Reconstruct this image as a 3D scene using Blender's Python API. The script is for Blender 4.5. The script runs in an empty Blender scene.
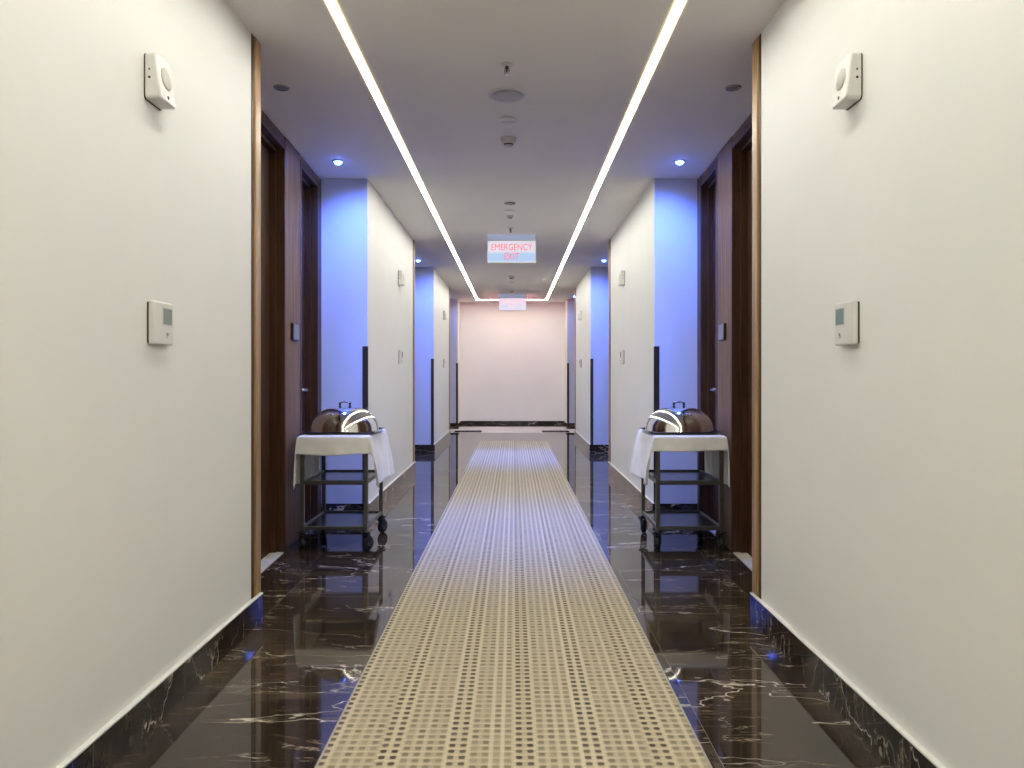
import bpy, bmesh, math, random
from mathutils import Vector, Matrix

C = bpy.context.scene.collection
PI = math.pi
H = 2.70                 # ceiling height
CAMZ = 1.154             # camera height
CX, W = -0.033, 1.159    # corridor centre line and half width
ZB, ZE = -5.0, 16.7      # wall behind the camera, end wall
BB = 0.122               # baseboard height

# ------------------------------------------------------------------ materials
def new_mat(name):
    m = bpy.data.materials.new(name); m.use_nodes = True
    nt = m.node_tree
    return m, nt, nt.nodes['Principled BSDF']

def N(nt, typ, **kw):
    n = nt.nodes.new(typ)
    for k, v in kw.items():
        setattr(n, k, v)
    return n

def L(nt, a, b): nt.links.new(a, b)

def math_node(nt, op, a, b=None, c=None, clamp=False):
    n = N(nt, 'ShaderNodeMath', operation=op, use_clamp=clamp)
    for i, v in enumerate((a, b, c)):
        if v is None: continue
        if isinstance(v, (int, float)): n.inputs[i].default_value = v
        else: L(nt, v, n.inputs[i])
    return n.outputs[0]

def ramp(nt, fac, stops):
    r = N(nt, 'ShaderNodeValToRGB')
    e = r.color_ramp.elements
    e[0].position, e[0].color = stops[0][0], (*stops[0][1], 1)
    e[1].position, e[1].color = stops[-1][0], (*stops[-1][1], 1)
    for p, c in stops[1:-1]:
        x = e.new(p); x.color = (*c, 1)
    L(nt, fac, r.inputs[0])
    return r.outputs[0]

def mixc(nt, fac, a, b, mode='MIX'):
    n = N(nt, 'ShaderNodeMix', data_type='RGBA', blend_type=mode)
    for sock, v in ((n.inputs[0], fac), (n.inputs[6], a), (n.inputs[7], b)):
        if isinstance(v, (int, float)): sock.default_value = v
        elif isinstance(v, tuple): sock.default_value = (*v, 1)
        else: L(nt, v, sock)
    return n.outputs[2]

def bump(nt, bsdf, height, strength, dist=0.01):
    b = N(nt, 'ShaderNodeBump')
    b.inputs['Strength'].default_value = strength
    b.inputs['Distance'].default_value = dist
    L(nt, height, b.inputs['Height']); L(nt, b.outputs[0], bsdf.inputs['Normal'])

def noise(nt, vec, scale, detail=4, rough=0.55, dist=0.0):
    n = N(nt, 'ShaderNodeTexNoise')
    n.inputs['Scale'].default_value = scale
    n.inputs['Detail'].default_value = detail
    n.inputs['Roughness'].default_value = rough
    n.inputs['Distortion'].default_value = dist
    if vec is not None: L(nt, vec, n.inputs['Vector'])
    return n.outputs[0]

def position(nt): return N(nt, 'ShaderNodeNewGeometry').outputs['Position']

def mapping(nt, vec, scale=(1,1,1), rot=(0,0,0), loc=(0,0,0)):
    n = N(nt, 'ShaderNodeMapping')
    n.inputs['Scale'].default_value = scale
    n.inputs['Rotation'].default_value = rot
    n.inputs['Location'].default_value = loc
    L(nt, vec, n.inputs['Vector'])
    return n.outputs[0]

def plain(name, col, rough=0.5, metal=0.0, var=0.06, vscale=30, emit=None, estr=0.0, spec=None, coat=0.0):
    m, nt, b = new_mat(name)
    nz = noise(nt, position(nt), vscale, 3)
    lo = tuple(c*(1-var) for c in col); hi = tuple(min(1, c*(1+var)) for c in col)
    L(nt, ramp(nt, nz, [(0.3, lo), (0.7, hi)]), b.inputs['Base Color'])
    b.inputs['Roughness'].default_value = rough
    b.inputs['Metallic'].default_value = metal
    if spec is not None: b.inputs['Specular IOR Level'].default_value = spec
    if coat: b.inputs['Coat Weight'].default_value = coat; b.inputs['Coat Roughness'].default_value = 0.1
    if emit:
        b.inputs['Emission Color'].default_value = (*emit, 1)
        b.inputs['Emission Strength'].default_value = estr
    return m

def paint(name, col, bs=0.08):
    m, nt, b = new_mat(name)
    p = position(nt)
    nz = noise(nt, p, 1.3, 3)
    lo = tuple(c*0.975 for c in col); hi = tuple(min(1, c*1.02) for c in col)
    L(nt, ramp(nt, nz, [(0.3, lo), (0.7, hi)]), b.inputs['Base Color'])
    b.inputs['Roughness'].default_value = 0.65
    b.inputs['Specular IOR Level'].default_value = 0.25
    bump(nt, b, noise(nt, p, 160, 3), bs, 0.002)
    return m

def marble(name, tx, ty, oy, ox=0.0, seams=True, light=False, dim=1.0):
    m, nt, b = new_mat(name)
    p = position(nt)
    sep = N(nt, 'ShaderNodeSeparateXYZ'); L(nt, p, sep.inputs[0])
    fx = math_node(nt, 'DIVIDE', math_node(nt, 'SUBTRACT', sep.outputs[0], ox), tx)
    fy = math_node(nt, 'DIVIDE', math_node(nt, 'SUBTRACT', sep.outputs[1], oy), ty)
    ix = math_node(nt, 'FLOOR', fx); iy = math_node(nt, 'FLOOR', fy)
    cell = N(nt, 'ShaderNodeCombineXYZ'); L(nt, ix, cell.inputs[0]); L(nt, iy, cell.inputs[1])
    wn = N(nt, 'ShaderNodeTexWhiteNoise', noise_dimensions='3D'); L(nt, cell.outputs[0], wn.inputs['Vector'])
    off = N(nt, 'ShaderNodeVectorMath', operation='SCALE'); off.inputs['Scale'].default_value = 23.0
    L(nt, wn.outputs['Color'], off.inputs[0])
    add = N(nt, 'ShaderNodeVectorMath', operation='ADD'); L(nt, p, add.inputs[0]); L(nt, off.outputs[0], add.inputs[1])
    v = add.outputs[0]
    cloud = noise(nt, v, 2.2, 8, 0.65, 0.8)
    if light:
        base = ramp(nt, cloud, [(0.3, (0.60, 0.55, 0.46)), (0.7, (0.76, 0.71, 0.62))])
    else:
        base = ramp(nt, cloud, [(0.28, (0.018*dim, 0.013*dim, 0.009*dim)), (0.50, (0.036*dim, 0.026*dim, 0.018*dim)), (0.75, (0.11*dim, 0.083*dim, 0.054*dim))])
    def vein(vec, scale, width, msc, lo, hi, dist):
        n1 = noise(nt, vec, scale, 5, 0.55, dist)
        a = math_node(nt, 'ABSOLUTE', math_node(nt, 'SUBTRACT', n1, 0.5))
        line = math_node(nt, 'SUBTRACT', 1.0, math_node(nt, 'DIVIDE', a, width), clamp=True)
        mk = N(nt, 'ShaderNodeMapRange'); mk.inputs[1].default_value = lo; mk.inputs[2].default_value = hi
        L(nt, noise(nt, vec, msc, 2), mk.inputs[0])
        return math_node(nt, 'MULTIPLY', line, mk.outputs[0])
    v1 = vein(mapping(nt, v, (0.8, 2.6, 1.6), (0, 0, 0.45)), 0.9, 0.0045, 1.1, 0.38, 0.50, 0.35)
    v2 = vein(mapping(nt, v, (1.0, 4.2, 2.0), (0, 0, -0.45)), 1.6, 0.008, 1.8, 0.44, 0.58, 0.6)
    v3 = vein(mapping(nt, v, (0.8, 5.5, 2.0), (0, 0, 0.25)), 3.4, 0.022, 1.4, 0.42, 0.60, 0.4)
    if light:
        col = mixc(nt, math_node(nt, 'MULTIPLY', v1, 0.5), base, (0.36, 0.30, 0.22))
    else:
        col = mixc(nt, math_node(nt, 'MULTIPLY', v3, 0.45), base, (0.20, 0.145, 0.08))
        col = mixc(nt, math_node(nt, 'MULTIPLY', v2, 0.75), col, (0.40, 0.34, 0.25))
        col = mixc(nt, math_node(nt, 'MULTIPLY', v1, 0.95), col, (0.62, 0.57, 0.47))
    if seams:
        def line(f, w):
            fr = math_node(nt, 'FRACT', f)
            d = math_node(nt, 'MINIMUM', fr, math_node(nt, 'SUBTRACT', 1.0, fr))
            return math_node(nt, 'LESS_THAN', d, w)
        s = math_node(nt, 'MAXIMUM', line(fx, 0.0013/tx), line(fy, 0.0013/ty))
        col = mixc(nt, s, col, (0.16, 0.14, 0.11))
    L(nt, col, b.inputs['Base Color'])
    rr = ramp(nt, noise(nt, v, 5, 3), [(0.3, (0.03,)*3), (0.7, (0.06,)*3)])
    if light: b.inputs['Roughness'].default_value = 0.5; b.inputs['Specular IOR Level'].default_value = 0.15
    else: L(nt, rr, b.inputs['Roughness'])
    b.inputs['IOR'].default_value = 1.56 if dim == 1.0 else 1.45
    bump(nt, b, noise(nt, p, 2.5, 2), 0.02, 0.01)
    return m

def wood(name, dark, mid, rough=0.38, scale=1.0, coat=0.25, spec=0.5):
    m, nt, b = new_mat(name)
    p = position(nt)
    v = mapping(nt, p, (16*scale, 16*scale, 0.9*scale))
    n1 = noise(nt, v, 1.6, 7, 0.62, 0.6)
    n2 = noise(nt, mapping(nt, p, (90, 90, 2.5)), 1.5, 3)
    f = math_node(nt, 'ADD', math_node(nt, 'MULTIPLY', n1, 0.75), math_node(nt, 'MULTIPLY', n2, 0.25))
    L(nt, ramp(nt, f, [(0.32, dark), (0.5, tuple((a+c)/2 for a, c in zip(dark, mid))), (0.68, mid)]), b.inputs['Base Color'])
    b.inputs['Roughness'].default_value = rough
    b.inputs['Coat Weight'].default_value = coat
    b.inputs['Specular IOR Level'].default_value = spec
    b.inputs['Coat Roughness'].default_value = 0.22
    bump(nt, b, n2, 0.08, 0.002)
    return m

def carpet_mat():
    m, nt, b = new_mat('woven_carpet')
    tc = N(nt, 'ShaderNodeTexCoord').outputs['Object']
    sep = N(nt, 'ShaderNodeSeparateXYZ'); L(nt, tc, sep.inputs[0])
    P, Q = 0.0343, 0.0375
    fx = math_node(nt, 'ADD', math_node(nt, 'DIVIDE', sep.outputs[0], P), 600.0)
    col = math_node(nt, 'FLOOR', fx)
    fracx = math_node(nt, 'FRACT', fx)
    cm = math_node(nt, 'MODULO', col, 6.0)
    fy = math_node(nt, 'ADD', math_node(nt, 'DIVIDE', sep.outputs[1], Q), 600.0)
    # every third pair of columns shifts half a row
    shift = math_node(nt, 'MULTIPLY', math_node(nt, 'GREATER_THAN', cm, 1.5), 0.5)
    fy = math_node(nt, 'ADD', fy, shift)
    row = math_node(nt, 'FLOOR', fy); fracy = math_node(nt, 'FRACT', fy)
    cell = N(nt, 'ShaderNodeCombineXYZ'); L(nt, col, cell.inputs[0]); L(nt, row, cell.inputs[1])
    wn = N(nt, 'ShaderNodeTexWhiteNoise', noise_dimensions='3D'); L(nt, cell.outputs[0], wn.inputs['Vector'])
    rnd = wn.outputs['Value']
    # dash: soft rectangle in the cell
    dx = math_node(nt, 'ABSOLUTE', math_node(nt, 'SUBTRACT', fracx, 0.5))
    dy = math_node(nt, 'ABSOLUTE', math_node(nt, 'SUBTRACT', fracy, 0.5))
    ex = math_node(nt, 'POWER', math_node(nt, 'DIVIDE', dx, 0.29), 2.6)
    ey = math_node(nt, 'POWER', math_node(nt, 'DIVIDE', dy, 0.27), 2.6)
    md = N(nt, 'ShaderNodeMapRange'); md.inputs[1].default_value = 1.25; md.inputs[2].default_value = 0.6
    L(nt, math_node(nt, 'ADD', ex, ey), md.inputs[0])
    dash = md.outputs[0]
    strong = math_node(nt, 'LESS_THAN', cm, 1.5)
    mids = math_node(nt, 'MULTIPLY', math_node(nt, 'SUBTRACT', 1.0, strong),
                     math_node(nt, 'MULTIPLY_ADD', rnd, 0.55, 0.12))
    amp = math_node(nt, 'ADD', math_node(nt, 'MULTIPLY', strong, math_node(nt, 'MULTIPLY_ADD', rnd, 0.25, 0.75)), mids)
    dark = math_node(nt, 'MULTIPLY', dash, amp)
    # horizontal weft threads
    th = math_node(nt, 'SINE', math_node(nt, 'MULTIPLY', sep.outputs[1], 2*PI/(Q/2)))
    fib = noise(nt, mapping(nt, tc, (60, 420, 1)), 1.0, 3)
    base = ramp(nt, fib, [(0.25, (0.30, 0.245, 0.155)), (0.5, (0.46, 0.385, 0.255)), (0.8, (0.60, 0.52, 0.36))])
    base = mixc(nt, math_node(nt, 'MULTIPLY_ADD', th, 0.10, 0.10), base, (0.20, 0.155, 0.09))
    band = math_node(nt, 'MULTIPLY', math_node(nt, 'SUBTRACT', 1.0, strong), 0.22)
    base = mixc(nt, band, base, (0.22, 0.185, 0.12))
    # pale warp threads standing between the dash columns
    cc = N(nt, 'ShaderNodeCombineXYZ')
    hx = math_node(nt, 'ADD', fx, 0.5)
    L(nt, math_node(nt, 'FLOOR', hx), cc.inputs[0])
    w2 = N(nt, 'ShaderNodeTexWhiteNoise', noise_dimensions='3D'); L(nt, cc.outputs[0], w2.inputs['Vector'])
    hd = math_node(nt, 'ABSOLUTE', math_node(nt, 'SUBTRACT', math_node(nt, 'FRACT', hx), 0.5))
    mw = N(nt, 'ShaderNodeMapRange'); mw.inputs[1].default_value = 0.24; mw.inputs[2].default_value = 0.12; L(nt, hd, mw.inputs[0])
    amt = math_node(nt, 'MULTIPLY', mw.outputs[0], math_node(nt, 'MULTIPLY_ADD', w2.outputs['Value'], 0.40, 0.0))
    base = mixc(nt, amt, base, (0.80, 0.73, 0.55))
    # pale weft threads between the rows
    mh = N(nt, 'ShaderNodeMapRange'); mh.inputs[1].default_value = 0.30; mh.inputs[2].default_value = 0.46; L(nt, dy, mh.inputs[0])
    base = mixc(nt, math_node(nt, 'MULTIPLY', mh.outputs[0], math_node(nt, 'MULTIPLY_ADD', rnd, 0.35, 0.15)), base, (0.74, 0.66, 0.47))
    colr = mixc(nt, dark, base, (0.045, 0.031, 0.020))
    L(nt, colr, b.inputs['Base Color'])
    b.inputs['Roughness'].default_value = 0.95
    b.inputs['Specular IOR Level'].default_value = 0.1
    b.inputs['Sheen Weight'].default_value = 0.2
    hgt = math_node(nt, 'SUBTRACT', math_node(nt, 'MULTIPLY', fib, 0.5), dark)
    bump(nt, b, hgt, 0.5, 0.004)
    return m

def emis(name, col, strength, pattern=0.0):
    m, nt, b = new_mat(name)
    b.inputs['Base Color'].default_value = (0.8, 0.8, 0.8, 1)
    b.inputs['Emission Color'].default_value = (*col, 1)
    b.inputs['Emission Strength'].default_value = strength
    m['emits'] = True
    return m

def sign_face(name, top, low, strength, z0, z1):
    m, nt, b = new_mat(name)
    sep = N(nt, 'ShaderNodeSeparateXYZ'); L(nt, position(nt), sep.inputs[0])
    mr = N(nt, 'ShaderNodeMapRange'); mr.inputs[1].default_value = z0; mr.inputs[2].default_value = z1
    L(nt, sep.outputs[2], mr.inputs[0])
    c = ramp(nt, mr.outputs[0], [(0.0, top), (0.10, low), (0.38, low), (0.52, top), (1.0, top)])
    L(nt, c, b.inputs['Emission Color']); b.inputs['Base Color'].default_value = (0.2, 0.2, 0.22, 1)
    b.inputs['Emission Strength'].default_value = strength
    return m

M = {}
M['wall'] = paint('wall_paint', (0.795, 0.795, 0.765))
M['return'] = paint('blue_light_tinted_paint', (0.56, 0.61, 0.76))  # white alcove end walls with the blue downlight tinted into the colour
M['ceil'] = paint('ceiling_paint', (0.80, 0.775, 0.725), 0.05)
M['floor'] = marble('dark_emperador_marble', 0.60, 1.20, 2.774, -1.183)
M['base'] = marble('dark_marble_skirting', 1.2, 0.60, 0.35, 0.3, dim=0.5)
M['lightstone'] = marble('beige_marble', 0.6, 0.8, 0.0, 0.0, light=True)
M['strip'] = plain('skirting_highlight', (0.75, 0.74, 0.70), 0.35)  # pale strip stands in for LED light on the baseboard's top edge
M['wood'] = wood('walnut_veneer', (0.120, 0.072, 0.046), (0.26, 0.165, 0.112), 0.58, coat=0.0, spec=0.22)
M['door'] = wood('dark_walnut_door', (0.030, 0.012, 0.005), (0.085, 0.036, 0.014), 0.45, coat=0.1, spec=0.3)
M['trim'] = wood('walnut_corner_trim', (0.17, 0.088, 0.028), (0.50, 0.30, 0.115), 0.35, coat=0.1, spec=0.35)
M['guard'] = plain('bronze_corner_guard', (0.055, 0.048, 0.042), 0.35, 0.6)
M['carpet'] = carpet_mat()
M['edge'] = plain('carpet_edge_metal', (0.42, 0.38, 0.31), 0.4, 0.5)
M['led'] = emis('warm_led', (1.0, 0.975, 0.88), 44.5)
M['blueled'] = emis('blue_led', (0.06, 0.16, 1.0), 75.0)
M['ledside'] = plain('warm_glow_fringe', (0.7, 0.6, 0.42), 0.5, emit=(1.0, 0.80, 0.42), estr=0.75)  # warm bloom around the LEDs, put in as glowing side strips
M['offlens'] = plain('unlit_lens', (0.26, 0.25, 0.24), 0.3)
M['ring'] = plain('white_trim_ring', (0.62, 0.61, 0.59), 0.4)
M['greyring'] = plain('grey_metal_ring', (0.32, 0.31, 0.30), 0.35, 0.4)
M['white'] = plain('white_plastic', (0.68, 0.675, 0.64), 0.42, var=0.02)
M['grille'] = plain('grey_grille', (0.52, 0.50, 0.46), 0.6)
M['gap'] = plain('dark_gap', (0.03, 0.03, 0.028), 0.6)
M['lcd'] = plain('lcd_grey_green', (0.23, 0.27, 0.235), 0.18, var=0.1)
M['lcdblue'] = plain('lcd_blue_green', (0.17, 0.25, 0.25), 0.18, var=0.1)
M['dark'] = plain('black_plastic', (0.012, 0.012, 0.013), 0.4)
M['reader'] = plain('grey_reader_face', (0.20, 0.19, 0.19), 0.3)
M['steel'] = plain('satin_steel', (0.55, 0.54, 0.52), 0.28, 1.0)
M['frame'] = plain('grey_trolley_metal', (0.13, 0.13, 0.115), 0.38, 0.75)
M['shelf'] = plain('trolley_shelf_steel', (0.16, 0.16, 0.16), 0.22, 0.8)
M['rubber'] = plain('black_rubber', (0.010, 0.010, 0.011), 0.6)
M['hub'] = plain('grey_hub', (0.16, 0.16, 0.15), 0.4, 0.5)
M['chrome'] = plain('polished_steel', (0.80, 0.79, 0.77), 0.075, 1.0, var=0.01)
M['tray'] = plain('black_lacquer_tray', (0.010, 0.010, 0.016), 0.12, coat=0.5)
M['red'] = plain('red_letters', (0.75, 0.06, 0.08), 0.5, emit=(1.0, 0.20, 0.23), estr=0.70)
M['pink'] = plain('pink_letters', (0.75, 0.5, 0.55), 0.5, emit=(1.0, 0.60, 0.70), estr=0.80)
M['alu'] = plain('blue_glow_bracket', (0.40, 0.44, 0.52), 0.35, emit=(0.40, 0.52, 0.85), estr=0.32)  # bracket tinted blue as if lit, glow added to brighten the ceiling
M['sprk'] = plain('sprinkler_chrome', (0.55, 0.52, 0.47), 0.25, 0.9)
M['detbase'] = plain('detector_plastic', (0.60, 0.58, 0.54), 0.45)

def cloth_mat():
    m, nt, b = new_mat('white_linen')
    p = position(nt)
    L(nt, ramp(nt, noise(nt, p, 9, 4), [(0.3, (0.80, 0.795, 0.77)), (0.7, (0.90, 0.89, 0.87))]), b.inputs['Base Color'])
    b.inputs['Roughness'].default_value = 0.85
    b.inputs['Sheen Weight'].default_value = 0.2
    bump(nt, b, noise(nt, p, 700, 2), 0.15, 0.001)
    return m
M['cloth'] = cloth_mat()

# ------------------------------------------------------------------ mesh helpers
class MB:
    """collects shapes in world coordinates (through an optional map) into one mesh"""
    def __init__(s, fn=None): s.bm = bmesh.new(); s.fn = fn or (lambda x, y, z: (x, y, z))
    def box(s, x0, x1, y0, y1, z0, z1, bev=0.0, seg=2):
        t = bmesh.new()
        vs = [t.verts.new((x, y, z)) for x in (x0, x1) for y in (y0, y1) for z in (z0, z1)]
        for f in ((0,1,3,2), (4,6,7,5), (0,4,5,1), (2,3,7,6), (0,2,6,4), (1,5,7,3)):
            t.faces.new([vs[i] for i in f])
        if bev:
            bmesh.ops.bevel(t, geom=list(t.edges), offset=bev, segments=seg, profile=0.5, affect='EDGES')
        s._merge(t); return s
    def _merge(s, t):
        bmesh.ops.recalc_face_normals(t, faces=t.faces)
        mp = {}
        for v in t.verts: mp[v] = s.bm.verts.new(s.fn(*v.co))
        for f in t.faces:
            try:
                nf = s.bm.faces.new([mp[v] for v in f.verts]); nf.smooth = f.smooth
            except ValueError: pass
        t.free()
    def poly_prism(s, pts, axis, a, b):
        """pts: 2-D outline extruded along axis ('x','y','z') from a to b"""
        t = bmesh.new()
        def mk(p, d):
            return {'x': (d, p[0], p[1]), 'y': (p[0], d, p[1]), 'z': (p[0], p[1], d)}[axis]
        A = [t.verts.new(mk(p, a)) for p in pts]; B = [t.verts.new(mk(p, b)) for p in pts]
        n = len(pts)
        t.faces.new(A); t.faces.new(B[::-1])
        for i in range(n): t.faces.new([A[i], A[(i+1) % n], B[(i+1) % n], B[i]])
        s._merge(t); return s
    def lathe(s, prof, c=(0,0,0), axis='z', seg=32, sx=1.0, sy=1.0, smooth=True):
        """prof: list of (radius, height)"""
        t = bmesh.new(); rings = []
        for r, h in prof:
            ring = []
            if r < 1e-6:
                ring = [t.verts.new((0, 0, h))]
            else:
                for i in range(seg):
                    a = 2*PI*i/seg
                    ring.append(t.verts.new((r*math.cos(a)*sx, r*math.sin(a)*sy, h)))
            rings.append(ring)
        for p, q in zip(rings, rings[1:]):
            if len(p) == 1 and len(q) == 1: continue
            for i in range(seg):
                j = (i+1) % seg
                if len(p) == 1: f = t.faces.new([p[0], q[i], q[j]])
                elif len(q) == 1: f = t.faces.new([p[i], p[j], q[0]])
                else: f = t.faces.new([p[i], p[j], q[j], q[i]])
                f.smooth = smooth
        for ring in (rings[0], rings[-1]):
            if len(ring) > 1: t.faces.new(ring)
        for v in t.verts:
            x, y, z = v.co
            if axis == 'x': v.co = (z, x, y)
            elif axis == 'y': v.co = (x, z, y)
            v.co += Vector(c)
        s._merge(t); return s
    def tube(s, pts, r, seg=12, cap=True):
        t = bmesh.new(); rings = []
        pts = [Vector(p) for p in pts]
        for i, p in enumerate(pts):
            d = (pts[min(i+1, len(pts)-1)] - pts[max(i-1, 0)]).normalized()
            up = Vector((0, 0, 1)) if abs(d.z) < 0.95 else Vector((0, 1, 0))
            a = d.cross(up).normalized(); b = d.cross(a).normalized()
            rr = r[i] if isinstance(r, (list, tuple)) else r
            rings.append([t.verts.new(p + a*rr*math.cos(2*PI*k/seg) + b*rr*math.sin(2*PI*k/seg)) for k in range(seg)])
        for p, q in zip(rings, rings[1:]):
            for k in range(seg):
                f = t.faces.new([p[k], p[(k+1) % seg], q[(k+1) % seg], q[k]]); f.smooth = True
        if cap: t.faces.new(rings[0]); t.faces.new(rings[-1])
        s._merge(t); return s
    def build(s, name, mat, parent=None, origin=None):
        bmesh.ops.recalc_face_normals(s.bm, faces=s.bm.faces)
        me = bpy.data.meshes.new(name); s.bm.to_mesh(me); s.bm.free()
        cs = [v.co for v in me.vertices]
        if origin is None:
            lo = Vector([min(c[i] for c in cs) for i in range(3)]); hi = Vector([max(c[i] for c in cs) for i in range(3)])
            origin = Vector(((lo.x+hi.x)/2, (lo.y+hi.y)/2, lo.z))
        origin = Vector(origin)
        me.transform(Matrix.Translation(-origin))
        me.materials.append(M[mat] if isinstance(mat, str) else mat)
        o = bpy.data.objects.new(name, me); C.objects.link(o)
        if parent:
            o.parent = parent
            o.location = origin - abs_loc(parent)
        else: o.location = origin
        return o

def abs_loc(o):
    v = Vector(o.location)
    while o.parent: o = o.parent; v += Vector(o.location)
    return v

def thing(name, label, cat, loc, group=None):
    o = bpy.data.objects.new(name, None); C.objects.link(o)
    o.empty_display_size = 0.1
    o.location = loc; o['label'] = label; o['category'] = cat
    if group: o['group'] = group
    return o

def tag(o, label, cat, group=None):
    o['label'] = label; o['category'] = cat
    if group: o['group'] = group
    return o

def struct(o, label=None, cat=None):
    o['kind'] = 'structure'
    if label: o['label'] = label
    if cat: o['category'] = cat
    return o

# ------------------------------------------------------------------ room shell
RECESS = [(3.60, 6.10), (8.95, 11.15), (13.90, 16.0)]
SEGS = [(ZB, 3.49), (6.10, 8.84), (11.15, 13.79), (16.0, ZE)]
OUT = W + 0.85
struct(MB().box(CX-OUT, CX+OUT, ZB-0.2, 14.95, -0.10, 0).build('floor', 'floor'),
       'polished dark brown marble floor with pale veins', 'floor')
struct(MB().box(CX-OUT, CX+OUT, 14.95, ZE+0.2, -0.10, 0).build('floor', 'lightstone'),
       'pale beige stone floor strip before the end wall', 'floor')
for s, w in ((-1, 'left'), (1, 'right')):
    a, c = sorted((CX+s*0.60, CX+s*(W-0.02)))
    struct(MB().box(a, c, 15.02, 15.50, 0, 0.003).build('trim_1', 'base'),
           'dark marble inlay in the pale floor by the end wall on the %s' % w, 'floor inlay')
struct(MB().box(CX-OUT, CX+OUT, ZB-0.2, ZE+0.2, H, H+0.12).build('ceiling', 'ceil'), 'plain white painted ceiling', 'ceiling')
struct(MB().box(CX-OUT, CX+OUT, ZE, ZE+0.2, 0, H).build('wall_end', 'wall'), 'white end wall lit pink below the far sign', 'wall')
struct(MB().box(CX-OUT, CX+OUT, ZB-0.2, ZB, 0, H).build('wall_back', 'wall'), 'white wall behind the viewpoint', 'wall')
struct(MB().box(CX-W, CX+W, ZE-0.016, ZE, 0, BB).build('baseboard_end', 'base'), 'dark marble baseboard along the end wall', 'baseboard')

ORD = ['nearest', 'second', 'third', 'last']
trim_no = 2
for s, side in ((-1, 'left'), (1, 'right')):
    for k, (z0, z1) in enumerate(SEGS):
        f = CX + s*(W - ((0.033 if s < 0 else 0.008) if k else 0))
        a, c = sorted((f, CX+s*OUT))
        z1w = z1
        struct(MB().box(a, c, z0, z1w, 0, H).build('wall_'+side, 'wall'),
               '%s white corridor wall section on the %s' % (ORD[k], side), 'wall')
        last = k == 3
        zb1 = z1 if last else z1 + 0.11
        a, c = sorted((f, f - s*0.016))
        bb = MB().box(a, c, z0 if k == 0 else z0-0.016, zb1, 0, BB)
        if k:
            a2, c2 = sorted((f, CX+s*(W+0.36)))
            bb.box(a2, c2, z0-0.016, z0, 0, BB)
        bb = struct(bb.build('baseboard_'+side, 'base'), 'dark marble baseboard of the %s %s wall section' % (ORD[k], side), 'baseboard')
        cap = MB().box(*sorted((f, f - s*0.019)), z0 if k == 0 else z0-0.019, zb1, BB, BB+0.007, 0.002)
        if k: pass
        cap.build('top_highlight', 'strip', bb)
        if not last:
            # walnut trim closing the end of the white wall
            t = MB()
            t.box(*sorted((f - s*0.010, f + s*0.30)), z1+0.028, z1+0.11, BB+0.007, H, 0.008, 3)
            to = struct(t.build('trim_%d' % trim_no, 'trim'), 'walnut end trim of the %s %s wall section' % (ORD[k], side), 'trim'); trim_no += 1
            MB().box(*sorted((f - s*0.003, f + s*0.30)), z1, z1+0.028, BB+0.007, H).build('shadow_gap', 'door', to)
        if k:
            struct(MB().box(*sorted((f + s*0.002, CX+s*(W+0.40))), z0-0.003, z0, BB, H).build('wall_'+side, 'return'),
                   'end wall of the %s %s alcove with blue light tinted into its paint' % (ORD[k-1], side), 'wall')
            # corner guard on the return face
            g = MB().box(*sorted((f - s*0.003, f + s*0.040)), z0-0.007, z0, BB, 1.37)
            g.box(*sorted((f - s*0.003, f)), z0-0.007, z0+0.012, BB, 1.37)
            struct(g.build('trim_%d' % trim_no, 'guard'), 'dark metal corner guard on the %s %s wall section' % (ORD[k], side), 'corner guard'); trim_no += 1

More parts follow.
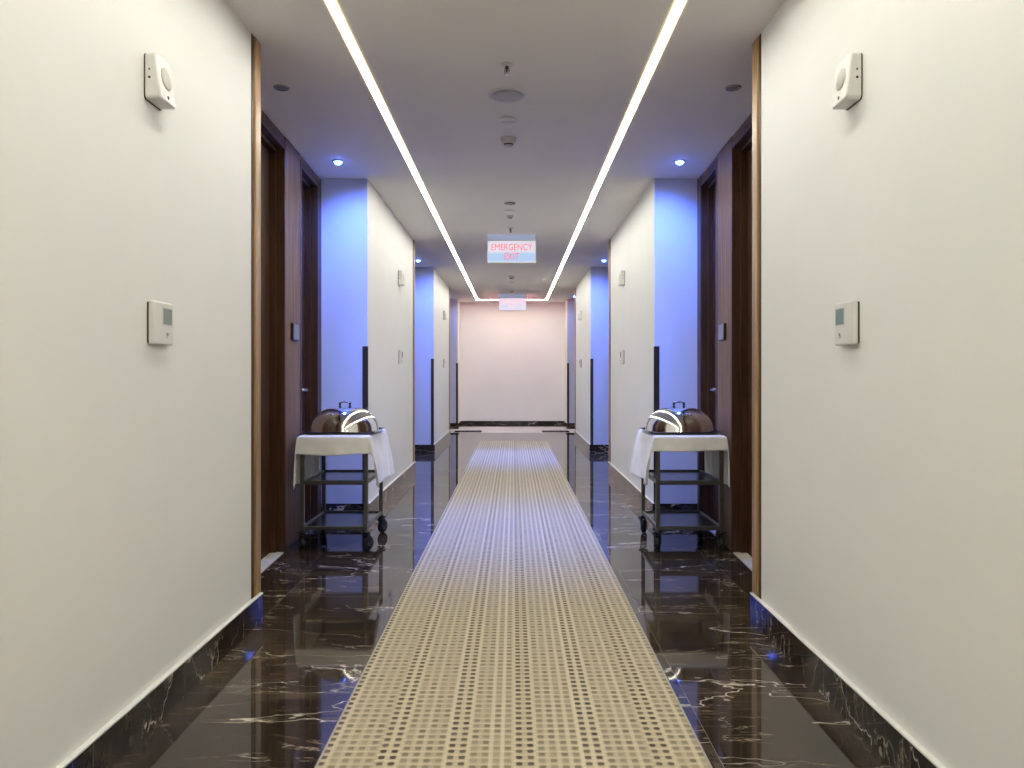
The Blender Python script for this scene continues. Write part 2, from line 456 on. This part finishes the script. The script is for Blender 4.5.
# ------------------------------------------------------------------ alcoves with doors
TH = math.atan(0.040)
door_no = 1
def alcove(k, z0, z1, s, side):
    global door_no, trim_no
    LEN = (z1 - z0)/math.cos(TH)
    q = LEN/2.5
    ox, oy = CX + s*1.392, z0
    def P(u, v, z):
        return (ox + s*(math.sin(TH)*u + math.cos(TH)*v), oy + math.cos(TH)*u - math.sin(TH)*v, z)
    where = '%s %s alcove' % (ORD[k], side)
    u = lambda x: x*q
    # walnut cladding with openings (wall)
    w = MB(P)
    w.box(u(0.0)-0.05, u(0.16), 0, 0.16, 0, H-0.012)
    w.box(u(1.37), u(1.77), -0.004, 0.16, 0, H-0.012, 0.003, 1)
    w.box(u(2.455), LEN+0.02, 0.0, 0.16, 0, H-0.012)
    w.box(u(0.16), u(1.37), 0.004, 0.16, 2.655, H-0.012)
    w.box(u(1.77), u(2.455), 0.004, 0.16, 2.655, H-0.012)
    w.box(-0.05, LEN+0.05, 0.155, 0.30, 0, H)
    w.box(-0.05, LEN+0.02, 0.02, 0.16, H-0.012, H)
    struct(w.build('wall_'+side, 'wood'), 'walnut clad door wall of the %s' % where, 'wall')
    for (a, b, near) in ((0.16, 1.37, True), (1.77, 2.455, False)):
        a, b = u(a), u(b)
        d = bpy.data.objects.new('door_%d' % door_no, None); C.objects.link(d); door_no += 1
        d.location = P((a+b)/2, 0.08, 0)
        struct(d, 'dark walnut %s door in the %s' % ('near' if near else 'far', where), 'door')
        fr = MB(P); fw = 0.045 if near else 0.10
        cw = 0.05
        fr.box(a, a+cw, -0.006, 0.15, 0, 2.655, 0.003, 1)
        fr.box(b-(0.03 if near else 0.13), b, -0.008, 0.15, 0, 2.655, 0.003, 1)
        fr.box(a, b, -0.006, 0.15, 2.60, 2.655, 0.003, 1)
        fb = b-(0.03 if near else 0.13)
        fr.box(a+cw, a+cw+0.02, 0.045, 0.15, 0, 2.60); fr.box(fb-0.02, fb, 0.045, 0.15, 0, 2.60)
        fr.box(a+cw, fb, 0.045, 0.15, 2.575, 2.60)
        fr.build('door_frame', 'door', d)
        MB(P).box(a+cw+0.02, fb-0.02, 0.085, 0.135, 0.008, 2.575, 0.002, 1).build('door_leaf', 'door', d)
        MB(P).box(a+cw, fb, 0.0, 0.084, 0, 0.006).build('threshold', 'lightstone', d)
        # lock: handle plate, lever, reader
        hu = (a+cw+0.115)
        h = MB(P).box(hu-0.022, hu+0.022, 0.077, 0.085, 0.90, 1.10, 0.003, 1).build('handle_plate', 'dark', d)
        lv = MB(P); lv.tube([P0 for P0 in ((hu, 0.085, 1.035), (hu, 0.020, 1.035))], 0.010)
        lv.tube([(hu, 0.022, 1.035), (hu+0.03, 0.016, 1.035), (hu+0.130, 0.016, 1.032)], 0.010)
        lv.build('door_handle', 'steel', h)
        MB(P).box(hu-0.03, hu+0.03, 0.060, 0.085, 1.13, 1.22, 0.006, 2).build('lock_reader', 'dark', d)
    if k == 0:
        c = P(u(1.58), -0.004, 1.375)
        t = thing('card_reader', 'small grey card reader plate on the walnut panel of the %s' % where, 'card reader', c, 'card readers between doors')
        MB(P).box(u(1.58)-0.075, u(1.58)+0.075, -0.020, -0.004, 1.378, 1.490, 0.003, 1).build('housing', 'dark', t)
        MB(P).box(u(1.58)-0.070, u(1.58)+0.070, -0.024, -0.020, 1.383, 1.485, 0.002, 1).build('face_plate', 'reader', t)
for k, (z0, z1) in enumerate(RECESS):
    for s, side in ((-1, 'left'), (1, 'right')):
        alcove(k, z0, z1, s, side)

# ------------------------------------------------------------------ carpet runner
cr = thing('carpet_runner', 'long beige woven carpet runner with brown dashes down the corridor', 'carpet', (0, 5, 0))
MB().box(-0.572, 0.572, ZB+0.5, 13.1, 0, 0.007).build('carpet', 'carpet', cr)
for s in (-1, 1):
    MB().box(*sorted((s*0.572, s*0.579)), ZB+0.5, 13.1, 0, 0.0085, 0.001, 1).build('edge_strip', 'edge', cr)

# ------------------------------------------------------------------ ceiling fittings
for s, side in ((-1, 'left'), (1, 'right')):
    t = thing('led_strip_light', 'long warm white LED strip recessed along the %s of the ceiling' % side, 'strip light',
              (CX+s*0.725, 5.5, H), 'LED strips in the ceiling')
    MB().box(CX+s*0.725-0.021, CX+s*0.725+0.021, ZB+0.6, 16.12, H-0.0035, H-0.0005).build('diffuser', 'led', t)
    for e in (-1, 1):
        x = CX+s*0.725+e*0.0248
        MB().box(x-0.004, x+0.004, ZB+0.6, 16.12, H-0.005, H).build('glow_fringe', 'ledside', t)
t = thing('led_strip_light', 'short warm white LED strip crossing the ceiling at the far end', 'strip light',
          (CX, 16.1, H), 'LED strips in the ceiling')
MB().box(CX-0.695, CX+0.695, 16.078, 16.12, H-0.0035, H-0.0005).build('diffuser', 'led', t)
MB().box(CX-0.695, CX+0.695, 16.122, 16.128, H-0.005, H).build('glow_fringe', 'ledside', t)

def downlight(x, y, lit, label):
    t = thing('downlight', label, 'downlight', (x, y, H-0.002), 'alcove downlights')
    MB().lathe([(0.028, -0.003), (0.030, -0.008), (0.041, -0.007), (0.043, -0.001), (0.043, 0.0), (0.028, 0.0)], (x, y, H), seg=32).build(
        'trim_ring', 'ring' if lit else 'greyring', t)
    if lit:
        MB().lathe([(0.0, -0.026), (0.014, -0.0245), (0.022, -0.019), (0.0275, -0.009), (0.0275, -0.001)], (x, y, H), seg=24).build('lens', 'blueled', t)
    else:
        MB().lathe([(0.0, -0.004), (0.0275, -0.004), (0.0275, -0.001)], (x, y, H), seg=24).build('lens', 'offlens', t)
BLUE_E = 58.0
def blue_spot(x, y, s, e, cone, blend, tilt_y, tilt_x):
    l = bpy.data.lights.new('blue_spot', 'SPOT'); l.energy = e; l.color = (0.07, 0.18, 1.0)
    l.spot_size = math.radians(cone); l.spot_blend = blend; l.shadow_soft_size = 0.03
    o = bpy.data.objects.new('blue_spot', l); C.objects.link(o); o.location = (x, y, H-0.035)
    d = Vector((-s*math.tan(math.radians(tilt_x)), math.tan(math.radians(tilt_y)), -1.0))
    o.rotation_euler = d.to_track_quat('-Z', 'Y').to_euler()
for s, side in ((-1, 'left'), (1, 'right')):
    x = CX + s*1.243
    downlight(CX+s*1.22, 4.15, False, 'unlit round downlight in the nearest %s alcove ceiling' % side)
    downlight(x, 5.59, True, 'glowing blue round downlight above the %s trolley' % side)
    downlight(CX+s*1.265, 10.46, True, 'glowing blue round downlight in the second alcove on the %s' % side)
    downlight(CX+s*1.26, 15.3, True, 'glowing blue round downlight in the farthest alcove on the %s' % side)
    for bx, by, be in ((x, 5.59, 1.0), (CX+s*1.265, 10.46, 1.2), (CX+s*1.26, 15.3, 0.15)):
        blue_spot(bx, by, s, BLUE_E*be*1.9, 116, 1.0, 30, 8)
        blue_spot(bx, by, s, BLUE_E*be*4.6, 70, 1.0, 0, 17)

def sprinkler(y, label, sc=1.0, x=CX):
    t = thing('fire_sprinkler', label, 'sprinkler', (x, y, H), 'sprinklers along the ceiling')
    MB().lathe([(0.0, 0), (0.035*sc, 0), (0.034*sc, -0.004), (0.016*sc, -0.010), (0.0, -0.010)], (x, y, H), seg=28).build('escutcheon', 'detbase', t)
    b = MB().lathe([(0.0, -0.010), (0.009, -0.010), (0.009, -0.022), (0.004, -0.024), (0.004, -0.046), (0.0, -0.046)], (x, y, H), seg=16)
    for e in (-1, 1):
        b.tube([(x+e*0.008, y, H-0.020), (x+e*0.013, y, H-0.032), (x+e*0.003, y, H-0.046)], 0.002, 8)
    b.build('nozzle', 'gap', t)
    MB().lathe([(0.0, -0.046), (0.014, -0.046), (0.014, -0.049), (0.0, -0.049)], (x, y, H), seg=18).build('deflector', 'sprk', t)

def speaker(y, R, label, dark=False):
    t = thing('ceiling_speaker', label, 'speaker', (CX, y, H), 'ceiling speakers')
    MB().lathe([(R*0.82, 0), (R, 0), (R, -0.003), (R*0.93, -0.007), (R*0.82, -0.005)], (CX, y, H), seg=40).build('rim', 'ring' if not dark else 'gap', t)
    MB().lathe([(0.0, -0.010), (R*0.5, -0.009), (R*0.82, -0.005), (R*0.82, -0.001), (0, -0.001)], (CX, y, H), seg=40).build('grille', 'greyring', t)

def coverplate(y, label):
    t = thing('sprinkler_cover', label, 'sprinkler cover', (CX, y, H), 'flush sprinkler covers')
    MB().lathe([(0.0, -0.011), (0.044, -0.011), (0.048, -0.008), (0.048, -0.006), (0.0, -0.006)], (CX, y, H), seg=36).build('plate', 'white', t)
    MB().lathe([(0.0, 0.0), (0.030, 0.0), (0.030, -0.006), (0.0, -0.006)], (CX, y, H), seg=28).build('cup', 'grille', t)

def smoke(y, label, sc=1.0):
    t = thing('smoke_detector', label, 'smoke detector', (CX, y, H), 'smoke detectors along the ceiling')
    MB().lathe([(0.0, 0), (0.052*sc, 0), (0.052*sc, -0.012*sc), (0.050*sc, -0.016*sc), (0.0, -0.016*sc)], (CX, y, H), seg=36).build('base', 'detbase', t)
    MB().lathe([(0.049*sc, -0.016*sc), (0.046*sc, -0.026*sc), (0.034*sc, -0.038*sc), (0.0, -0.038*sc)], (CX, y, H), seg=36).build('body', 'detbase', t)
    MB().lathe([(0.031*sc, -0.038*sc), (0.030*sc, -0.046*sc), (0.0, -0.046*sc)], (CX, y, H), seg=28).build('sensor', 'gap', t)
    MB().lathe([(0.030*sc, -0.046*sc), (0.026*sc, -0.050*sc), (0.0, -0.051*sc)], (CX, y, H), seg=28).build('sensor_cap', 'detbase', t)

sprinkler(3.84, 'small sprinkler head nearest the viewer on the ceiling')
speaker(4.26, 0.111, 'large round grey ceiling speaker behind the nearest sprinkler')
coverplate(4.66, 'flat white cover plate between the large speaker and the nearest smoke detector')
smoke(5.05, 'nearest smoke detector, behind the large round speaker')
speaker(6.97, 0.050, 'small dark round ceiling speaker before the first exit sign', True)
coverplate(7.28, 'flat white cover plate behind the small dark speaker')
smoke(7.52, 'smoke detector just before the first exit sign', 0.62)
sprinkler(8.15, 'small sprinkler head directly before the first exit sign')
smoke(12.2, 'smoke detector beyond the first exit sign', 0.95)
coverplate(13.0, 'flat white cover plate nearest the far exit sign')
smoke(14.35, 'small dark detector directly before the far exit sign', 0.75)

# ------------------------------------------------------------------ exit signs
def text_obj(body, size, x, y, z, mat, parent, sx=1.0):
    cu = bpy.data.curves.new('txt', 'FONT'); cu.body = body; cu.size = size
    cu.align_x = 'CENTER'; cu.align_y = 'CENTER'; cu.extrude = 0.0008; cu.offset = 0.0
    o = bpy.data.objects.new('txt', cu); C.objects.link(o)
    dg = bpy.context.evaluated_depsgraph_get(); dg.update()
    me = bpy.data.meshes.new_from_object(o.evaluated_get(dg))
    bpy.data.objects.remove(o); bpy.data.curves.remove(cu)
    xs = [v.co.x for v in me.vertices]
    me.transform(Matrix.Diagonal((sx/(max(xs)-min(xs)), 1, 1, 1)))
    me.transform(Matrix.Rotation(PI/2, 4, 'X'))
    me.materials.clear(); me.materials.append(M[mat])
    t = bpy.data.objects.new('lettering', me); C.objects.link(t)
    t.parent = parent; t.location = Vector((x, y, z)) - abs_loc(parent)
    return t

def exit_sign(y, zb, zt, label, first):
    x = CX + 0.012
    t = thing('emergency_exit_sign', label, 'exit sign', (x, y, H), 'lit emergency exit signs')
    hw = 0.267
    br = MB().box(x-0.272, x+0.272, y-0.022, y+0.022, H-0.012, H)
    br.box(x-0.262, x+0.262, y-0.006, y+0.006, zt, H-0.012)
    br.build('mounting_bracket', 'alu', t)
    face = sign_face('sign_face', (0.88, 0.86, 1.0) if first else (1.0, 0.80, 0.95), (0.42, 0.66, 1.0) if first else (0.80, 0.80, 1.0), 0.74 if first else 0.80, zb, zt)
    b = MB().box(x-hw, x+hw, y-0.012, y+0.012, zb, zt, 0.003, 1).build('light_panel', face, t)
    fr = MB()
    fr.box(x-hw-0.006, x+hw+0.006, y-0.015, y+0.012, zt-0.003, zt+0.006); fr.box(x-hw-0.006, x+hw+0.006, y-0.015, y+0.012, zb-0.006, zb+0.003)
    fr.box(x-hw-0.006, x-hw+0.003, y-0.015, y+0.012, zb, zt); fr.box(x+hw-0.003, x+hw+0.006, y-0.015, y+0.012, zb, zt)
    fr.build('panel_frame', 'ring', t)
    z = (zb+zt)/2
    m = 'red' if first else 'pink'
    text_obj('EMERGENCY', 0.103, x, y-0.0135, z+0.046, m, b, 0.455)
    text_obj('EXIT', 0.103, x, y-0.0135, z-0.055, m, b, 0.165)
    back = emis('sign_back', (0.55, 0.60, 1.0) if first else (1.0, 0.17, 0.22), 1.2 if first else 15.0)
    MB().box(x-hw+0.01, x+hw-0.01, y+0.012, y+0.014, zb+0.01, zt-0.01).build('rear_panel', back, t)
exit_sign(8.57, 2.39, 2.635, 'lit white hanging sign with red lettering EMERGENCY EXIT, nearer of the two', True)
exit_sign(15.0, 2.385, 2.625, 'washed out pinkish lit hanging sign near the end wall', False)

# ------------------------------------------------------------------ wall devices
def wall_map(s, y=0):
    f = CX + s*(W - ((0.033 if s < 0 else 0.008) if y > 4 else 0))
    return lambda x, y, z: (f - s*x, y, z)       # x = distance out of the wall
def superell(w, h, r, n=6):
    pts = []
    for cx, cz, a0 in ((w-r, h-r, 0), (r, h-r, PI/2), (r, r, PI), (w-r, r, 3*PI/2)):
        for i in range(n+1):
            a = a0 + PI/2*i/n
            pts.append((cx + r*math.cos(a), cz + r*math.sin(a)))
    return pts
def alarm(s, y, label):
    P = wall_map(s, y); z0 = 2.043
    t = thing('alarm_sounder', label, 'alarm', P(0, y+0.06, z0), 'white alarm sounders')
    pl = [(y+0.0015+a, z0-0.003+b) for a, b in superell(0.122, 0.152, 0.014)]
    MB(P).poly_prism(pl, 'x', -0.004, 0.004).build('back_plate', 'gap', t)
    w, h = 0.119, 0.150
    tb = MB(P)
    bm = bmesh.new()
    out = superell(w, h, 0.013, 5); inn = superell(w-0.012, h-0.012, 0.010, 5)
    def dep(zz): return 0.036 + 0.018*(1-zz/h)
    A = [bm.verts.new((0.004, y+0.003+a, z0+b)) for a, b in out]
    B = [bm.verts.new((dep(b)-0.005, y+0.003+a, z0+b)) for a, b in out]
    D = [bm.verts.new((dep(b+0.006), y+0.009+a, z0+0.006+b)) for a, b in inn]
    n = len(out)
    bm.faces.new(A); bm.faces.new(D)
    for i in range(n):
        j = (i+1) % n
        bm.faces.new([A[i], A[j], B[j], B[i]]); f = bm.faces.new([B[i], B[j], D[j], D[i]]); f.smooth = True
    tb._merge(bm)
    body = tb.build('housing', 'white', t)
    # round sound grille on the sloping face
    zc = z0+0.083
    g = MB(lambda a, b, c: P(*(0.0455 + a - 0.12*(c), y+0.063+b, zc+c)))
    g.lathe([(0.0, 0.0022), (0.030, 0.0018), (0.036, 0.0), (0.036, -0.002)], (0, 0, 0), axis='x', seg=36)
    g.build('sound_grille', 'grille', t)
    MB(P).box(0.050, 0.0535, y+0.058, y+0.067, z0+0.016, z0+0.026, 0.001, 1).build('indicator', 'dark', t)
    for zz, r in ((z0+0.094, 0.0030), (z0+0.068, 0.0042)):
        MB(P).lathe([(0.0, -0.001), (r, -0.001), (r, 0.003), (0, 0.003)], (0.017, y+0.003, zz), axis='y', seg=12).build('screw_hole', 'dark', t)

def thermostat(s, y, label, lcd):
    P = wall_map(s, y); z0 = 1.250; w, h = 0.145, 0.142
    t = thing('wall_thermostat', label, 'thermostat', P(0, y+w/2, z0), 'white wall thermostats')
    pl = [(y+0.003+a, z0+0.003+b) for a, b in superell(w-0.006, h-0.006, 0.006)]
    MB(P).poly_prism(pl, 'x', -0.004, 0.006).build('back_plate', 'gap', t)
    MB(P).box(0.005, 0.024, y, y+w, z0, z0+h, 0.005, 3).build('housing', 'white', t)
    MB(P).box(0.0235, 0.0248, y+0.060, y+0.136, z0+0.062, z0+0.128, 0.0005, 1).build('bezel', 'ring', t)
    MB(P).box(0.0240, 0.0252, y+0.066, y+0.130, z0+0.068, z0+0.122).build('display', lcd, t)
    MB(P).lathe([(0.0, 0.0275), (0.005, 0.0272), (0.0062, 0.0235), (0.0, 0.0235)], (0, y+0.098, z0+0.036), axis='x', seg=18).build('button', 'greyring', t)
    MB(P).lathe([(0.0, 0.0250), (0.011, 0.0248), (0.012, 0.0235), (0.0, 0.0235)], (0, y+0.098, z0+0.033), axis='x', seg=24).build('button_ring', 'ring', t)

pos = ['near', 'second', 'farthest visible']
for s, side in ((-1, 'left'), (1, 'right')):
    for k, y in enumerate((2.475, 7.72, 12.62)):
        d = ('in the foreground', 'past the first alcove', 'past the second alcove')[k]
        alarm(s, y, 'white wedge shaped alarm sounder high on the %s wall %s' % (side, d))
        thermostat(s, y+0.02, 'white thermostat with grey screen on the %s wall %s' % (side, d), 'lcd' if s < 0 else 'lcdblue')

# ------------------------------------------------------------------ trolleys
def trolley(s, side):
    cx, cy = (-1.1655 if s < 0 else 1.1445), 5.275
    P = lambda x, y, z: (cx + s*x, cy + y, z)      # +x towards the door wall
    a, b = 0.2065, 0.2825
    t = thing('service_trolley', 'grey metal three shelf room service trolley in the %s alcove' % side, 'trolley', (cx, cy, 0), 'room service trolleys')
    for sx in (-1, 1):
        for sy in (-1, 1):
            MB(P).box(sx*a-0.013, sx*a+0.013, sy*b-0.013, sy*b+0.013, 0.135, 0.742, 0.003, 1).build('post', 'frame', t)
    for z in (0.150, 0.446):
        sh = MB(P)
        sh.box(-a+0.008, a-0.008, -b+0.005, b-0.005, z-0.012, z, 0.002, 1)
        so = sh.build('shelf', 'shelf', t)
        rim = MB(P)
        for sy in (-1, 1): rim.box(-a, a, sy*b-0.007, sy*b+0.007, z-0.016, z+0.012, 0.003, 1)
        for sx in (-1, 1): rim.box(sx*a-0.007, sx*a+0.007, -b, b, z-0.016, z+0.012, 0.003, 1)
        rim.build('shelf_rim', 'frame', so)
    MB(P).box(-a-0.026, a+0.026, -b-0.02, b+0.02, 0.722, 0.748, 0.006, 2).build('table_top', 'frame', t)
    rg = random.Random(3+s)
    for sx in (-1, 1):
        for sy in (-1, 1):
            x0, y0 = sx*a, sy*b
            c = MB(P)
            c.box(x0-0.032, x0+0.032, y0-0.028, y0+0.028, 0.122, 0.128, 0.002, 1)
            c.lathe([(0.0, 0.136), (0.014, 0.136), (0.018, 0.128), (0.018, 0.106), (0.0, 0.104)], (x0, y0, 0), seg=18)
            ang = rg.uniform(-0.5, 0.5)
            ca, sa = math.cos(ang), math.sin(ang)
            def Q(u, v, z, x0=x0, y0=y0, ca=ca, sa=sa): return P(x0 + ca*u - sa*v, y0 + sa*u + ca*v, z)
            co = c.build('caster', 'dark', t)
            f = MB(Q)
            for e in (-1, 1):
                f.poly_prism([(-0.018, 0.110), (0.018, 0.110), (0.034, 0.046), (0.024, 0.036), (0.008, 0.046)], 'x', e*0.019-0.0015, e*0.019+0.0015)
            f.box(-0.0205, 0.0205, -0.018, 0.018, 0.106, 0.111)
            f.build('fork', 'dark', co)
            wm = MB(Q).lathe([(0.020, -0.014), (0.043, -0.014), (0.048, -0.008), (0.048, 0.008), (0.043, 0.014), (0.020, 0.014)], (0, 0.020, 0.0485), axis='x', seg=32)
            wm.build('wheel', 'rubber', co)
            MB(Q).lathe([(0.0, -0.023), (0.006, -0.023), (0.006, -0.016), (0.021, -0.015), (0.021, 0.015), (0.006, 0.016), (0.006, 0.023), (0.0, 0.023)], (0, 0.020, 0.0485), axis='x', seg=24).build('hub', 'hub', co)

    # ---- tablecloth draped over the top
    A, B = a+0.030, b+0.024
    ox, oy = 0.315, 0.118 if s < 0 else 0.098
    zt = 0.7500
    nx, ny = 84, 76
    rg = random.Random(11 if s < 0 else 29)
    ph = [rg.uniform(0, 6.28) for _ in range(8)]
    bm = bmesh.new(); grid = []
    for j in range(ny+1):
        rowv = []
        for i in range(nx+1):
            p = -(A+ox) + 2*(A+ox)*i/nx; q = -(B+oy) + 2*(B+oy)*j/ny
            dx, dy = max(0, abs(p)-A), max(0, abs(q)-B)
            sx, sy = (1 if p >= 0 else -1), (1 if q >= 0 else -1)
            if dx == 0 and dy == 0:
                x, y = p, q
                z = zt + 0.0012*math.sin(9*p+ph[0])*math.sin(8*q+ph[1])
                z -= 0.004*max(0, 1-(A-abs(p))/0.012)**2 + 0.004*max(0, 1-(B-abs(q))/0.012)**2
            else:
                d = math.hypot(dx, dy)
                ang = math.atan2(dy, dx)
                cw = math.sin(2*ang)              # 0 on the sides, 1 on the diagonal
                rip = 0.0
                if dy == 0: rip = 0.010*math.sin(q*13+ph[2]) + 0.006*math.sin(q*27+ph[3])
                elif dx == 0: rip = 0.016*math.sin(p*15+ph[4]) + 0.006*math.sin(p*31+ph[5])
                # how far the cloth stands off the edge
                k = min(1, d/0.10)
                inner = 1 if (sx < 0) else 0.10   # flares more towards the corridor
                off = 0.006*k + (0.10*inner*d + rip*k*d/0.25)*(1-cw) + cw*d*(0.24 if sx < 0 else 0.06) 
                # corner point swings along the hanging side, not sideways
                ex = math.cos(ang); ey = math.sin(ang)*0.60
                x = sx*(min(abs(p), A) + off*ex)
                y = sy*(min(abs(q), B) + off*ey)
                drop = math.sqrt(max(0, d*d - (off*0.85)**2))
                z = zt - 0.008 - drop*(0.97 + 0.06*math.sin(p*11+ph[6]) + 0.02*math.sin(q*17+ph[7]))
            rowv.append(bm.verts.new((x, y, z)))
        grid.append(rowv)
    for j in range(ny):
        for i in range(nx):
            f = bm.faces.new([grid[j][i], grid[j][i+1], grid[j+1][i+1], grid[j+1][i]]); f.smooth = True
    m = MB(P); m._merge(bm)
    tc = m.build('tablecloth', 'cloth')
    mod = tc.modifiers.new('sm', 'SMOOTH'); mod.factor = 0.5; mod.iterations = 3
    mod = tc.modifiers.new('th', 'SOLIDIFY'); mod.thickness = 0.0016; mod.offset = 1.0
    tag(tc, 'white cloth draped over the %s trolley with hanging corners' % side, 'tablecloth', 'trolley tablecloths')

    # ---- tray and dome
    dx = (-1.150 + 1.1655)*s*-1 if s < 0 else 0.0
    tx, ty = (-0.016, -0.035)
    hw, hd = 0.243, 0.235
    def rr(w, d, r):
        return [(tx-w+u, ty-d+v) for u, v in superell(2*w, 2*d, r, 8)]
    zt2 = 0.7535
    tm = MB(P)
    bm = bmesh.new()
    rings = []
    for w_, d_, r_, z_ in ((0.0, 0, 0, 0),):
        pass
    prof = [(hw-0.022, hd-0.022, 0.055, zt2), (hw-0.004, hd-0.004, 0.07, zt2+0.012), (hw, hd, 0.075, zt2+0.016),
            (hw-0.004, hd-0.004, 0.07, zt2+0.0175), (hw-0.018, hd-0.018, 0.06, zt2+0.007)]
    for w_, d_, r_, z_ in prof:
        rings.append([bm.verts.new((u, v, z_)) for u, v in rr(w_, d_, r_)])
    for p_, q_ in zip(rings, rings[1:]):
        n = len(p_)
        for i in range(n):
            f = bm.faces.new([p_[i], p_[(i+1) % n], q_[(i+1) % n], q_[i]]); f.smooth = True
    bm.faces.new(rings[0]); bm.faces.new(rings[-1])
    tm._merge(bm)
    tag(tm.build('serving_tray', 'tray'), 'black lacquered tray under the dome on the %s trolley' % side, 'tray', 'serving trays')
    zd = zt2 + 0.008
    R, hh = 0.226, 0.166
    prof = []
    nn = 26
    prof.append((R*0.985, 0.0)); prof.append((R+0.004, 0.002)); prof.append((R+0.004, 0.007))
    for i in range(1, nn+1):
        tt = PI/2*i/nn
        r = R*max(0.0, math.cos(tt))**(2/2.55); z = 0.008 + (hh-0.008)*math.sin(tt)**(2/2.25)
        prof.append((r if i < nn else 0.0, z))
    dome_bm = MB(P); dome_bm.lathe(prof, (tx, ty, zd), seg=72, sy=0.96)
    dm = thing('food_dome', 'polished steel food dome cover on the %s trolley' % side, 'food cover', P(tx, ty, zd), 'food domes')
    dome_bm.build('cover', 'chrome', dm)
    top = zd + hh
    hb = MB(P)
    pts = []
    for i in range(0, 9):
        an = PI - PI*i/8
        pts.append((tx+0.034*math.cos(an), ty, top+0.020+0.012*math.sin(an)))
    hb.tube(pts, 0.0050, 12)
    hd_ = hb.build('handle', 'chrome', dm)
    for e in (-1, 1):
        MB(P).lathe([(0.0, 0.030), (0.0085, 0.028), (0.0095, 0.020), (0.006, 0.010), (0.011, -0.002), (0.011, -0.010), (0, -0.010)],
                    (tx+e*0.034, ty, top), seg=16).build('handle_post', 'dark', hd_)  # black colour stands in for dark reflections in the chrome posts
trolley(-1, 'left'); trolley(1, 'right')

# ------------------------------------------------------------------ camera, world, view
cam = bpy.data.cameras.new('camera'); co = bpy.data.objects.new('camera', cam); C.objects.link(co)
co.location = (0, 0, CAMZ); co.rotation_euler = (PI/2, 0, 0)
cam.sensor_width = 36; cam.lens = 768/1024*36
cam.shift_x = -1.5/1024; cam.shift_y = -10.5/1024
cam.clip_start = 0.05
bpy.context.scene.camera = co
w = bpy.data.worlds.new('world'); bpy.context.scene.world = w; w.use_nodes = True
w.node_tree.nodes['Background'].inputs[0].default_value = (0.9, 0.92, 1.0, 1)
w.node_tree.nodes['Background'].inputs[1].default_value = 0.02
sc = bpy.context.scene
sc.view_settings.view_transform = 'Standard'
sc.view_settings.look = 'None'
sc.view_settings.exposure = 0.0
sc.cycles.use_denoising = True
sc.cycles.max_bounces = 10; sc.cycles.diffuse_bounces = 6; sc.cycles.glossy_bounces = 5
sc.cycles.sample_clamp_indirect = 8.0
